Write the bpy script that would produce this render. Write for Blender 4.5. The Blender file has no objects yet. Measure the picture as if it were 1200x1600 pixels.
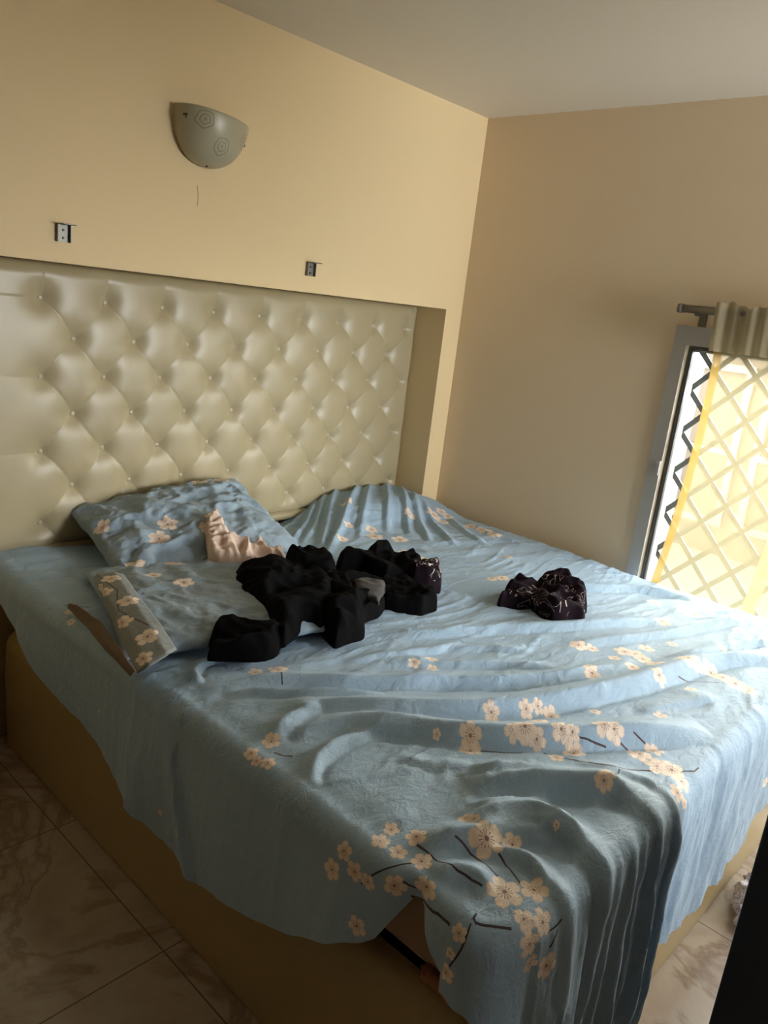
import bpy, bmesh, math, random
import numpy as np
from mathutils import Vector, Matrix, noise

random.seed(7)
np.random.seed(7)
S = bpy.context.scene
COL = S.collection

# ------------------------------------------------------------------ camera
FPX = 1214.0
RC = np.array([[0.68338312, 0.11287701, -0.72128101],
               [-0.72100791, 0.2594474, -0.6425221],
               [0.11460851, 0.95913806, 0.25868719]])   # camera axes in the room
CAM = np.array([0.0, 0.0, 1.69])
cam = bpy.data.cameras.new('camera')
cam.sensor_fit = 'VERTICAL'; cam.sensor_height = 36.0; cam.sensor_width = 27.0
cam.lens = 36.0 * FPX / 1600.0
cam.clip_start = 0.02
co = bpy.data.objects.new('camera', cam); COL.objects.link(co)
M = Matrix([list(RC[i]) + [CAM[i]] for i in range(3)] + [[0, 0, 0, 1]])
co.matrix_world = M
S.camera = co

# ------------------------------------------------------------------ light
W = bpy.data.worlds.new('sky'); S.world = W; W.use_nodes = True
bg = W.node_tree.nodes['Background']
bg.inputs[0].default_value = (0.95, 0.98, 1.0, 1)
# hazy overcast sky: bright low band, dimmer overhead
_t = W.node_tree; _tc = _t.nodes.new('ShaderNodeTexCoord'); _sp = _t.nodes.new('ShaderNodeSeparateXYZ'); _mr = _t.nodes.new('ShaderNodeMapRange')
_t.links.new(_tc.outputs['Generated'], _sp.inputs[0]); _t.links.new(_sp.outputs[2], _mr.inputs[0])
_mr.interpolation_type = 'SMOOTHSTEP'
_mr.inputs[1].default_value = .10; _mr.inputs[2].default_value = .62; _mr.inputs[3].default_value = 36.0; _mr.inputs[4].default_value = 8.0
_t.links.new(_mr.outputs[0], bg.inputs[1])
sun = bpy.data.lights.new('sun', 'SUN'); sun.energy = 1.2; sun.angle = math.radians(3); sun.color = (1, .93, .8)
so = bpy.data.objects.new('sun', sun); COL.objects.link(so)
so.rotation_euler = (Vector((1, .35, -1.3))).to_track_quat('-Z', 'Y').to_euler()
WY0, WY1, WZ0, WZ1 = -0.25, 1.295, 0.06, 1.665     # window opening in the right wall
XR = 3.148
def portal(n, x, y0, y1, z0, z1):
    a = bpy.data.lights.new(n, 'AREA'); a.shape = 'RECTANGLE'; a.size = z1 - z0; a.size_y = y1 - y0
    a.cycles.is_portal = True
    o = bpy.data.objects.new(n, a); COL.objects.link(o)
    o.location = (x, (y0 + y1) / 2, (z0 + z1) / 2); o.rotation_euler = (0, math.radians(90), 0)
portal('window_portal', XR + .19, WY0, WY1, WZ0, WZ1)
DX0, DX1, DZ0, DZ1 = 2.2, 3.0, 1.05, 2.10       # second window, in the wall behind the photographer
_a = bpy.data.lights.new('second_portal', 'AREA'); _a.shape = 'RECTANGLE'; _a.size = DX1 - DX0; _a.size_y = DZ1 - DZ0; _a.cycles.is_portal = True
_o = bpy.data.objects.new('second_portal', _a); COL.objects.link(_o)
_o.location = ((DX0 + DX1) / 2, -2.19, (DZ0 + DZ1) / 2); _o.rotation_euler = (math.radians(90), 0, 0)
S.view_settings.view_transform = 'Standard'
S.view_settings.look = 'None'
S.view_settings.exposure = 0.47
S.view_settings.gamma = 1.0
S.view_settings.use_curve_mapping = False

# ------------------------------------------------------------------ helpers
def ray(px, py):
    return RC @ np.array([px - 600.0, -(py - 800.0), -FPX]) / FPX
def at(px, py, ax, val):
    r = ray(px, py); t = (val - CAM[ax]) / r[ax]
    return CAM + r * t
def tag(o, label=None, cat=None, group=None, kind=None):
    if label: o['label'] = label
    if cat: o['category'] = cat
    if group: o['group'] = group
    if kind: o['kind'] = kind
    return o
def link(name, me, m=None, parent=None, smooth=False):
    o = bpy.data.objects.new(name, me); COL.objects.link(o)
    if m is not None: me.materials.append(m)
    if parent is not None: o.parent = parent
    if smooth: me.polygons.foreach_set('use_smooth', [True] * len(me.polygons))
    return o
def mesh(name, verts, faces):
    me = bpy.data.meshes.new(name)
    verts = np.asarray(verts, dtype=np.float32); faces = np.asarray(faces, dtype=np.int32)
    n = faces.shape[1]
    me.vertices.add(len(verts)); me.vertices.foreach_set('co', verts.ravel())
    me.loops.add(faces.size); me.loops.foreach_set('vertex_index', faces.ravel())
    me.polygons.add(len(faces))
    me.polygons.foreach_set('loop_start', np.arange(0, faces.size, n, dtype=np.int32))
    me.update(calc_edges=True); me.validate()
    return me
def grid_faces(nu, nv, wrap=False, off=0):
    i = np.arange(nu if wrap else nu - 1); j = np.arange(nv - 1)
    I, J = np.meshgrid(i, j, indexing='ij'); I2 = (I + 1) % nu
    f = np.stack([I * nv + J, I2 * nv + J, I2 * nv + J + 1, I * nv + J + 1], -1).reshape(-1, 4)
    return f + off
def empty(name, loc):
    o = bpy.data.objects.new(name, None); COL.objects.link(o); o.location = loc; o.empty_display_size = .1
    return o
def bmobj(name, bm, m, parent=None, smooth=False, loc=None):
    me = bpy.data.meshes.new(name); bm.to_mesh(me); bm.free()
    o = link(name, me, m, None, smooth)
    if parent is not None:
        o.parent = parent; o.location = -Vector(parent.location)
    return o
def addbox(bm, x0, x1, y0, y1, z0, z1):
    r = bmesh.ops.create_cube(bm, size=1.0)
    for v in r['verts']:
        v.co = Vector(((x0 + x1) / 2 + v.co.x * (x1 - x0), (y0 + y1) / 2 + v.co.y * (y1 - y0), (z0 + z1) / 2 + v.co.z * (z1 - z0)))
    return r['verts']
def box(name, x0, x1, y0, y1, z0, z1, m, parent=None, bev=0.0, seg=3, smooth=False):
    bm = bmesh.new(); addbox(bm, x0, x1, y0, y1, z0, z1)
    if bev: bmesh.ops.bevel(bm, geom=bm.edges[:], offset=bev, segments=seg, profile=.5, affect='EDGES')
    return bmobj(name, bm, m, parent, smooth or bev > 0)
def tube_arrays(pts, rad, n=14, up=(0, 0, 1), cap=True):
    """swept ellipse; rad = list of (half width, half height)"""
    P = np.array(pts, float); k = len(P); V = []
    T = np.gradient(P, axis=0); T /= np.linalg.norm(T, axis=1)[:, None]
    for i in range(k):
        u = np.array(up, float); s = np.cross(T[i], u); s /= max(np.linalg.norm(s), 1e-6); u2 = np.cross(s, T[i])
        for a in range(n):
            t = 2 * math.pi * a / n
            V.append(P[i] + s * rad[i][0] * math.cos(t) + u2 * rad[i][1] * math.sin(t))
    F = [[i * n + a, i * n + (a + 1) % n, (i + 1) * n + (a + 1) % n, (i + 1) * n + a] for i in range(k - 1) for a in range(n)]
    return V, F
def add_tube(bm, pts, rad, n=14, up=(0, 0, 1)):
    if not isinstance(rad, (list, tuple)): rad = [(rad, rad)] * len(pts)
    V, F = tube_arrays(pts, rad, n, up)
    vs = [bm.verts.new(v) for v in V]
    for f in F: bm.faces.new([vs[i] for i in f])
    bm.faces.new(vs[:n][::-1]); bm.faces.new(vs[-n:])
def resample(pts, n):
    P = np.array(pts, float); d = np.r_[0, np.cumsum(np.linalg.norm(np.diff(P, axis=0), axis=1))]
    t = np.linspace(0, d[-1], n)
    Q = np.stack([np.interp(t, d, P[:, c]) for c in range(P.shape[1])], 1)
    for _ in range(2): Q[1:-1] = (Q[:-2] + 2 * Q[1:-1] + Q[2:]) / 4
    return Q
def fbm(p, oct=4):
    v = 0; a = 1
    for o in range(oct):
        v += a * noise.noise(Vector(p) * (2 ** o)); a *= .5
    return v

# ------------------------------------------------------------------ materials
def new_mat(name, col=(.5, .5, .5), rough=.6, metal=0.0, spec=.5):
    m = bpy.data.materials.new(name); m.use_nodes = True
    b = m.node_tree.nodes['Principled BSDF']
    b.inputs['Base Color'].default_value = (*col, 1); b.inputs['Roughness'].default_value = rough
    b.inputs['Metallic'].default_value = metal; b.inputs['Specular IOR Level'].default_value = spec
    return m
class NT:
    def __init__(s, m): s.t = m.node_tree; s.b = s.t.nodes['Principled BSDF']
    def n(s, typ, **kw):
        x = s.t.nodes.new(typ)
        for k, v in kw.items(): setattr(x, k, v)
        return x
    def l(s, a, b): s.t.links.new(a, b)
    def sock(s, x, v):
        if hasattr(v, 'links') or hasattr(v, 'is_output'): s.l(v, x)
        else: x.default_value = v
    def m(s, op, a, b=0.0, c=None):
        x = s.n('ShaderNodeMath', operation=op); s.sock(x.inputs[0], a); s.sock(x.inputs[1], b)
        if c is not None: s.sock(x.inputs[2], c)
        return x.outputs[0]
    def mix(s, f, a, b, blend='MIX'):
        x = s.n('ShaderNodeMix', data_type='RGBA', blend_type=blend)
        s.sock(x.inputs[0], f)
        for i, v in ((6, a), (7, b)):
            if isinstance(v, tuple): x.inputs[i].default_value = (*v, 1)
            else: s.l(v, x.inputs[i])
        return x.outputs[2]
    def noise(s, scale, vec=None, detail=4, rough=.5, dist=0.0):
        x = s.n('ShaderNodeTexNoise'); x.inputs['Scale'].default_value = scale; x.inputs['Detail'].default_value = detail
        x.inputs['Roughness'].default_value = rough; x.inputs['Distortion'].default_value = dist
        if vec is not None: s.l(vec, x.inputs['Vector'])
        return x.outputs['Fac']
    def ramp(s, f, stops):
        x = s.n('ShaderNodeValToRGB'); s.l(f, x.inputs[0]); e = x.color_ramp.elements
        while len(e) < len(stops): e.new(.5)
        for k, (p, c) in enumerate(stops): e[k].position = p; e[k].color = (*c, 1) if len(c) == 3 else c
        return x.outputs[0]
    def obj(s, scale=None):
        tc = s.n('ShaderNodeTexCoord')
        if scale is None: return tc.outputs['Object']
        mp = s.n('ShaderNodeMapping'); mp.inputs['Scale'].default_value = scale; s.l(tc.outputs['Object'], mp.inputs['Vector'])
        return mp.outputs[0]
    def bump(s, h, strength=.3, dist=.01, prev=None):
        x = s.n('ShaderNodeBump'); x.inputs['Strength'].default_value = strength; x.inputs['Distance'].default_value = dist
        s.l(h, x.inputs['Height'])
        if prev is not None: s.l(prev, x.inputs['Normal'])
        return x.outputs[0]

def mat_wall(name, c1, c2, crack=False):
    m = new_mat(name, c1, .62, spec=.3); t = NT(m)
    v = t.obj(); n = t.noise(1.3, v, 3)
    c = t.mix(n, c1, c2)
    t.l(c, t.b.inputs['Base Color'])
    t.l(t.bump(t.noise(60, v, 3), .06, .004), t.b.inputs['Normal'])
    return m
M_wall = mat_wall('wall_paint_peach', (.77, .60, .34), (.80, .63, .37))
M_wall2 = mat_wall('wall_paint_peach_side', (.74, .59, .40), (.77, .62, .425))
M_ceil = mat_wall('ceiling_paint', (.72, .665, .56), (.75, .69, .585))

def mat_floor():
    m = new_mat('marble_tile', (.5, .42, .36), .12, spec=.5); t = NT(m)
    v = t.obj()
    n1 = t.noise(2.2, v, 8, .6, 1.6); n2 = t.noise(7, v, 5, .5, 2.2)
    c = t.ramp(n1, [(.3, (.34, .27, .22)), (.47, (.42, .35, .29)), (.52, (.28, .21, .165)), (.58, (.42, .355, .305)), (.75, (.47, .41, .36))])
    c = t.mix(t.m('MULTIPLY', t.m('GREATER_THAN', n2, .60), .25), c, (.42, .33, .27))
    sp = t.n('ShaderNodeSeparateXYZ'); t.l(v, sp.inputs[0])
    def g(a, off, size):
        f = t.m('FRACT', t.m('DIVIDE', t.m('ADD', a, 10 * size - off), size))
        d = t.m('MINIMUM', f, t.m('SUBTRACT', 1.0, f))
        return t.m('LESS_THAN', d, .0018 / size)
    gr = t.m('MAXIMUM', g(sp.outputs[0], .94, .635), g(sp.outputs[1], 1.42, .62))
    c = t.mix(gr, c, (.10, .075, .055))
    t.l(c, t.b.inputs['Base Color'])
    t.l(t.mix(gr, (.13,) * 3, (.7,) * 3), t.b.inputs['Roughness'])
    return m
M_floor = mat_floor()

def mat_leather(name, col, col2, rough=.38):
    m = new_mat(name, col, rough, spec=.5); t = NT(m); v = t.obj()
    t.l(t.mix(t.noise(3, v, 3), col, col2), t.b.inputs['Base Color'])
    vo = t.n('ShaderNodeTexVoronoi'); vo.inputs['Scale'].default_value = 350; t.l(v, vo.inputs['Vector'])
    t.l(t.bump(vo.outputs['Distance'], .05, .002), t.b.inputs['Normal'])
    return m
M_leather = mat_leather('cream_leatherette', (.39, .33, .20), (.43, .365, .225), .36)
M_leather2 = mat_leather('base_leatherette', (.33, .25, .115), (.36, .27, .125), .42)
M_button = mat_leather('button_leatherette', (.42, .37, .25), (.42, .37, .25), .22)
M_seam = new_mat('seam_thread', (.22, .18, .11), .8)

def flower_nodes(t, uvname):
    a = t.n('ShaderNodeUVMap'); a.uv_map = uvname
    sp = t.n('ShaderNodeSeparateXYZ'); t.l(a.outputs[0], sp.inputs[0]); u, w = sp.outputs[0], sp.outputs[1]
    r = t.m('SQRT', t.m('ADD', t.m('MULTIPLY', u, u), t.m('MULTIPLY', w, w)))
    th = t.m('ARCTAN2', w, u)
    c5 = t.m('ABSOLUTE', t.m('COSINE', t.m('MULTIPLY', th, 2.5)))
    R = t.m('ADD', .42, t.m('MULTIPLY', t.m('POWER', c5, .42), .56))
    R = t.m('SUBTRACT', R, t.m('MULTIPLY', t.m('GREATER_THAN', c5, .985), .05))
    mask = t.m('LESS_THAN', r, R)
    edge = t.m('GREATER_THAN', t.m('DIVIDE', r, R), .93)
    gap = t.m('MULTIPLY', t.m('LESS_THAN', c5, .13), t.m('GREATER_THAN', r, .12))
    st = t.m('GREATER_THAN', t.m('COSINE', t.m('MULTIPLY', th, 13.0)), .72)
    st = t.m('MULTIPLY', st, t.m('LESS_THAN', r, .42))
    cen = t.m('MAXIMUM', st, t.m('LESS_THAN', r, .12))
    shade = t.m('MAXIMUM', t.m('MULTIPLY', edge, .35), t.m('MULTIPLY', gap, .4))
    return mask, shade, cen
def mat_sheet(name, base, base2, flowers=True, wr=(9, 34, 9)):
    m = new_mat(name, base, .62, spec=.35); t = NT(m); v = t.obj()
    c = t.mix(t.noise(5, v, 3), base, base2)
    if flowers:
        a = t.n('ShaderNodeUVMap'); a.uv_map = 'branch'
        sp = t.n('ShaderNodeSeparateXYZ'); t.l(a.outputs[0], sp.inputs[0])
        br = t.m('LESS_THAN', t.m('ABSOLUTE', sp.outputs[0]), 1.0)
        br = t.m('MULTIPLY', br, t.m('LESS_THAN', t.m('ABSOLUTE', t.m('SUBTRACT', sp.outputs[1], .5)), .51))
        c = t.mix(br, c, (.055, .035, .045))
        for nm in ('flower_a', 'flower_b'):
            mk, sh, cen = flower_nodes(t, nm)
            pet = t.mix(sh, (.90, .76, .64), (.56, .40, .33))
            pet = t.mix(t.m('MULTIPLY', cen, .85), pet, (.22, .07, .06))
            c = t.mix(mk, c, pet)
    t.l(c, t.b.inputs['Base Color'])
    vv = t.obj(wr)
    n1 = t.n('ShaderNodeTexNoise'); n1.noise_type = 'RIDGED_MULTIFRACTAL'
    n1.inputs['Scale'].default_value = 1.0; n1.inputs['Detail'].default_value = 4; n1.inputs['Roughness'].default_value = .55
    n1.inputs['Distortion'].default_value = .6
    t.l(vv, n1.inputs['Vector'])
    n2 = t.noise(20, t.obj((1.0, 1.8, 1.0)), 6, .62, .5)
    b1 = t.bump(n1.outputs['Fac'], .10, .008)
    b2 = t.bump(n2, .7, .009, b1)
    t.l(b2, t.b.inputs['Normal'])
    t.b.inputs['Sheen Weight'].default_value = .12
    return m
BLUE = (.32, .46, .61); BLUE2 = (.355, .495, .645)
M_sheet = mat_sheet('blue_blossom_cotton', BLUE, BLUE2)
M_case = mat_sheet('blue_blossom_pillowcase', (.27, .36, .44), (.30, .39, .47), True, (10, 20, 10))
M_brown_lining = new_mat('beige_lining', (.20, .15, .11), .8)
M_matt = new_mat('mattress_ticking', (.42, .30, .19), .8)

# ------------------------------------------------------------------ room shell
YW = 2.45; YN = 2.72; NX0, NX1, NZ = .55, 3.026, 1.693
ZC = 2.568; XL = -1.15; YF = -2.0; TH = .2
def struct(name, boxes, m, bev=0):
    bm = bmesh.new()
    for b in boxes: addbox(bm, *b)
    if bev: bmesh.ops.bevel(bm, geom=bm.edges[:], offset=bev, segments=2, affect='EDGES')
    o = bmobj(name, bm, m); o['kind'] = 'structure'
    return o
struct('floor', [(XL - TH, XR + TH, YF - TH, YN + .1, -.1, 0)], M_floor)
struct('ceiling', [(XL - TH, XR + TH, YF - TH, YN + .1, ZC, ZC + .12)], M_ceil)
wb = struct('wall_back', [(XL - TH, XR + TH, YW, YN + .1, NZ, ZC)], M_wall)
struct('wall_back_right', [(NX1, XR + TH, YW, YN + .1, 0, NZ)], M_wall)
struct('wall_back_left', [(XL - TH, NX0, YW, YN + .1, 0, NZ)], M_wall)
struct('wall_niche', [(NX0, NX1, YN, YN + .1, 0, NZ)], M_wall)
struct('wall_right', [(XR, XR + TH, WY1, YW, 0, ZC), (XR, XR + TH, WY0, WY1, WZ1, ZC), (XR, XR + TH, WY0, WY1, 0, WZ0),
                      (XR, XR + TH, YF - TH, WY0, 0, ZC)], M_wall2)
M_dim = new_mat('unseen_wall_darkened', (.13, .095, .06), .6)  # made-up dark colour for the unseen walls, cuts bounce light on the bed side
struct('wall_left', [(XL - TH, XL, YF, YW, 0, ZC)], M_dim)
struct('wall_front', [(XL, DX0, YF - TH, YF, 0, ZC), (DX1, XR, YF - TH, YF, 0, ZC), (DX0, DX1, YF - TH, YF, 0, DZ0), (DX0, DX1, YF - TH, YF, DZ1, ZC)], M_dim)

# ------------------------------------------------------------------ window
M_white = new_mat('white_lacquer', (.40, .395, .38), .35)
M_alu = new_mat('grey_aluminium', (.42, .40, .37), .4)
M_gasket = new_mat('dark_gasket', (.05, .05, .045), .5)
M_grille = new_mat('grille_steel', (.13, .14, .13), .45, .3)
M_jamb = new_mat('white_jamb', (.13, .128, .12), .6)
def frame_boxes(x0, x1, y0, y1, z0, z1, w):
    return [(x0, x1, y0, y0 + w, z0, z1), (x0, x1, y1 - w, y1, z0, z1), (x0, x1, y0 + w, y1 - w, z1 - w, z1), (x0, x1, y0 + w, y1 - w, z0, z0 + w)]
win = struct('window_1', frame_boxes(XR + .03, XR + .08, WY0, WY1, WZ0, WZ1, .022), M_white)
def child(name, boxes, m, par):
    bm = bmesh.new()
    for b in boxes: addbox(bm, *b)
    return bmobj(name, bm, m, par)
child('window_casing', frame_boxes(XR - .012, XR + .004, WY0 - .055, WY1 + .055, WZ0 - .055, WZ1 + .075, .055)[:2] +
      [(XR - .012, XR + .004, WY0, WY1, WZ1, WZ1 + .075)], M_alu, win)
child('gasket', frame_boxes(XR + .012, XR + .03, WY0 + .012, WY1 - .012, WZ0 + .012, WZ1 - .005, .010), M_gasket, win)
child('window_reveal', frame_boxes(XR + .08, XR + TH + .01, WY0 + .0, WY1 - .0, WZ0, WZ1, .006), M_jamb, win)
child('window_latch', [(XR - .022, XR - .01, WY1 + .002, WY1 + .016, 1.13, 1.19)], M_white, win)
struct('window_2', [(DX0, DX0 + .03, -2.12, -2.06, DZ0, DZ1), (DX1 - .03, DX1, -2.12, -2.06, DZ0, DZ1), (DX0 + .03, DX1 - .03, -2.12, -2.06, DZ0, DZ0 + .03), (DX0 + .03, DX1 - .03, -2.12, -2.06, DZ1 - .03, DZ1)], M_white)
# diamond grille of flat bars
bm = bmesh.new()
gx = XR + .115; P = .165; base_y, base_z = WY1, 1.31
def bar(y0, z0, y1, z1, x, w=.0105, t=.004):
    a = Vector((x, y0, z0)); b = Vector((x, y1, z1)); d = (b - a).normalized(); s = Vector((1, 0, 0)); n = d.cross(s)
    vs = []
    for p in (a, b):
        for q, r in ((-1, -1), (1, -1), (1, 1), (-1, 1)):
            vs.append(bm.verts.new(p + n * w * q + s * t * r))
    for k in range(4): bm.faces.new((vs[k], vs[(k + 1) % 4], vs[4 + (k + 1) % 4], vs[4 + k]))
    bm.faces.new(vs[:4][::-1]); bm.faces.new(vs[4:])
def clip(c, sgn):
    # line z = c + sgn*(WY1 - y)
    pts = []
    for y in np.linspace(WY0, WY1, 400):
        z = c + sgn * (WY1 - y) * 1.06
        if WZ0 <= z <= WZ1: pts.append((y, z))
    return (pts[0], pts[-1]) if len(pts) > 3 else None
for k in range(-16, 16):
    for sg, xx in ((1, gx), (-1, gx + .009)):
        r = clip(base_z + k * .176, sg)
        if r: bar(*r[0], *r[1], xx)
bmobj('window_grille', bm, M_grille, win)

# ------------------------------------------------------------------ curtain rod
rod = empty('curtain_rod', (XR - .07, .8, 1.80))
M_rod = new_mat('pewter_rod', (.20, .18, .15), .35, .6)
bm = bmesh.new(); add_tube(bm, resample([(XR - .07, .18, 1.802), (XR - .07, 1.315, 1.802)], 6), .0155, 16)
bmobj('pole', bm, M_rod, rod, True)
for y in (1.255, .25):
    bm = bmesh.new()
    addbox(bm, XR - .004, XR, y - .016, y + .016, 1.725, 1.80); addbox(bm, XR - .07, XR, y - .011, y + .011, 1.778, 1.792)
    bmesh.ops.bevel(bm, geom=bm.edges[:], offset=.002, segments=2, affect='EDGES')
    br = bmobj('bracket', bm, M_rod, rod)
bm = bmesh.new(); add_tube(bm, [(XR - .07, 1.315, 1.802), (XR - .07, 1.332, 1.802)], .018, 16)
bmobj('finial', bm, M_rod, rod, True)
tag(rod, 'short grey metal curtain rod on wall bracket above the bright window', 'curtain rod')

# ------------------------------------------------------------------ sheer curtain
def mat_sheer(name, col, tr, rough=1):
    m = bpy.data.materials.new(name); m.use_nodes = True; nt = m.node_tree; nt.nodes.remove(nt.nodes['Principled BSDF'])
    out = nt.nodes['Material Output']
    a = nt.nodes.new('ShaderNodeBsdfTransparent'); a.inputs[0].default_value = (1.0, .97, .86, 1)
    b = nt.nodes.new('ShaderNodeBsdfTranslucent'); b.inputs[0].default_value = (*col, 1)
    d = nt.nodes.new('ShaderNodeBsdfDiffuse'); d.inputs[0].default_value = (*col, 1)
    m1 = nt.nodes.new('ShaderNodeMixShader'); m1.inputs[0].default_value = .5; nt.links.new(b.outputs[0], m1.inputs[1]); nt.links.new(d.outputs[0], m1.inputs[2])
    m2 = nt.nodes.new('ShaderNodeMixShader'); m2.inputs[0].default_value = tr
    wv = nt.nodes.new('ShaderNodeTexWave'); wv.inputs['Scale'].default_value = 130; wv.bands_direction = 'Z'
    mr = nt.nodes.new('ShaderNodeMapRange'); mr.inputs[3].default_value = tr - .06; mr.inputs[4].default_value = tr + .06
    tc = nt.nodes.new('ShaderNodeTexCoord'); nt.links.new(tc.outputs['Object'], wv.inputs[0]); nt.links.new(wv.outputs['Fac'], mr.inputs[0])
    nt.links.new(mr.outputs[0], m2.inputs[0])
    nt.links.new(m1.outputs[0], m2.inputs[1]); nt.links.new(a.outputs[0], m2.inputs[2]); nt.links.new(m2.outputs[0], out.inputs[0])
    return m
M_sheer = mat_sheer('sheer_yellow_voile', (.60, .51, .29), .58)
M_hem = mat_sheer('curtain_hem_voile', (.46, .30, .08), .15)
cur = empty('curtain', (XR - .07, .75, 1.80))
NYc, NZc = 300, 90
def curt_pt(s, z):
    """s 0 at the edge near the headboard .. 1; z height"""
    k = (1.80 - z) / 1.5
    yl = 1.175 - .008 * math.sin(min(k * 4, 3.14)) * 3 + .085 * max(0, k - .12) ** 1.1
    yr = -.22
    y = yl + (yr - yl) * s
    y += (.045 * k) * math.exp(-((s - .32) / .07) ** 2)
    fold = .012 * math.sin(s * 46 + .9 * math.sin(2.3 * z)) * (.5 + .5 * k) + .010 * math.sin(s * 17 + 1 + z)
    fold += .016 * math.exp(-((s - .31) / .018) ** 2)
    if z > 1.74: fold = fold * .5 + .008 * math.sin(s * 120)
    x = XR - .055 + fold * .9
    return (min(x, XR - .016), y, z)
zs = np.linspace(1.822, .10, NZc)
V = [curt_pt(s, z + (.006 * math.sin(s * 60) + .004 * math.sin(s * 137) if j == 0 else 0)) for s in np.linspace(0.022, 1, NYc) for j, z in enumerate(zs)]
o = link('sheer_panel', mesh('sheer_panel', V, grid_faces(NYc, NZc)), M_sheer, cur, True); o.location = -cur.location
V = [curt_pt(s, z) for s in np.linspace(0, .022, 5) for z in zs]
o = link('side_hem', mesh('side_hem', V, grid_faces(5, NZc)), M_hem, cur, True); o.location = -cur.location
V = [tuple(np.array(curt_pt(.275 + s * .04, z)) - np.array([.004, 0, 0])) for s in np.linspace(0, 1, 6) for z in zs[4:]]
M_fold = mat_sheer('curtain_double_voile', (.62, .55, .30), .25)
o = link('folded_edge', mesh('folded_edge', V, grid_faces(6, NZc - 4)), M_fold, cur, True); o.location = -cur.location
M_head = mat_sheer('curtain_heading_voile', (.50, .44, .30), .10)
V = []
for s_ in np.linspace(0, 1, 300):
    for j, z in enumerate(np.linspace(1.832, 1.655, 14)):
        x, y, _ = curt_pt(s_, min(z, 1.80))
        zz = z + (.010 * math.sin(s_ * 52) * math.sin(s_ * 23) + .004 * math.sin(s_ * 190)) * (j < 2)
        V.append((XR - .092 - .006 * math.sin(s_ * 150) - .006 * math.sin(s_ * 61 + 1), y + .004, zz))
o = link('curtain_heading', mesh('curtain_heading', V, grid_faces(300, 14)), M_head, cur, True); o.location = -cur.location
tag(cur, 'sheer pale yellow curtain hanging from the rod in front of the window', 'curtain')

# ------------------------------------------------------------------ outside
M_ext = mat_wall('outdoor_wall_paint', (.030, .021, .010), (.036, .025, .012))
M_extw = new_mat('outdoor_white_trim', (.05, .046, .036), .6)
ext = empty('boundary_wall', (8.0, 2.0, 0))
box('facade_wall', 8.0, 8.2, -6, 9, -.4, 1.66, M_ext, ext)
for k in range(12):
    y = -2.6 + k * .86
    bm = bmesh.new()
    for b in frame_boxes(7.95, 8.0, y, y + .72, -.1, 1.5, .07) + [(7.95, 8.0, y + .07, y + .65, .62, .68)]: addbox(bm, *b)
    bmobj('panel_frame', bm, M_extw, ext)
box('coping', 7.93, 8.22, -6, 9, 1.60, 1.66, M_extw, ext)
tag(ext, 'sunlit cream outdoor wall with white framed panels beyond the window', 'wall')
struct('ground', [(XR + TH, 30, -20, 20, -.45, -.4)], new_mat('outdoor_concrete', (.07, .065, .055), .9))

# ------------------------------------------------------------------ bed
bed = empty('bed', (2.02, 1.55, 0))
BX0, BX1, BY0, BY1 = 1.0, 3.016, .505, 2.60
# upholstered base: one soft puffed box with rounded corners
def puffed_base():
    z0, z1 = 0.0, .445; n = 420; V = []
    R = .045
    per = []
    cx = [(BX0 + R, BY1 - R, 90), (BX0 + R, BY0 + R, 180), (BX1 - R, BY0 + R, 270), (BX1 - R, BY1 - R, 0)]
    pts = []
    for (x, y, a0) in cx:
        for a in np.linspace(0, 90, 9): pts.append((x + R * math.cos(math.radians(a0 + a)), y + R * math.sin(math.radians(a0 + a)), math.radians(a0 + a)))
    pp = []
    for i in range(len(pts)):
        a, b = pts[i], pts[(i + 1) % len(pts)]
        d = math.hypot(b[0] - a[0], b[1] - a[1]); m = max(1, int(d / .02))
        for k in range(m):
            t = k / m; pp.append((a[0] + (b[0] - a[0]) * t, a[1] + (b[1] - a[1]) * t, a[2] if d < .05 else (a[2])))
    prof = [(0, .004), (.006, 0), (.02, 0)] + [(z, 0) for z in np.linspace(.05, .39, 12)] + [(.405, .002), (.42, .008), (.433, .018), (.442, .032), (.445, .05), (.445, .12), (.445, .5)]
    cxm, cym = (BX0 + BX1) / 2, (BY0 + BY1) / 2
    for (x, y, a) in pp:
        for (z, ins) in prof:
            bul = .007 * math.sin(math.pi * min(z / .44, 1)) * fbm((x * 2.5, y * 2.5, z * 3), 2) if 0 < z < .43 else 0
            i2 = ins - bul - .004 * math.sin(math.pi * z / .445)
            V.append((x - math.cos(a) * i2 if abs(math.cos(a)) > .02 else x, y - math.sin(a) * i2 if abs(math.sin(a)) > .02 else y, z))
    me = mesh('base', V, grid_faces(len(pp), len(prof), True))
    return me
o = link('base', puffed_base(), M_leather2, bed, True); o.location = -bed.location
box('mattress', 1.04, 2.995, .57, 2.60, .445, .672, M_matt, bed, .05, 5)

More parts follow.
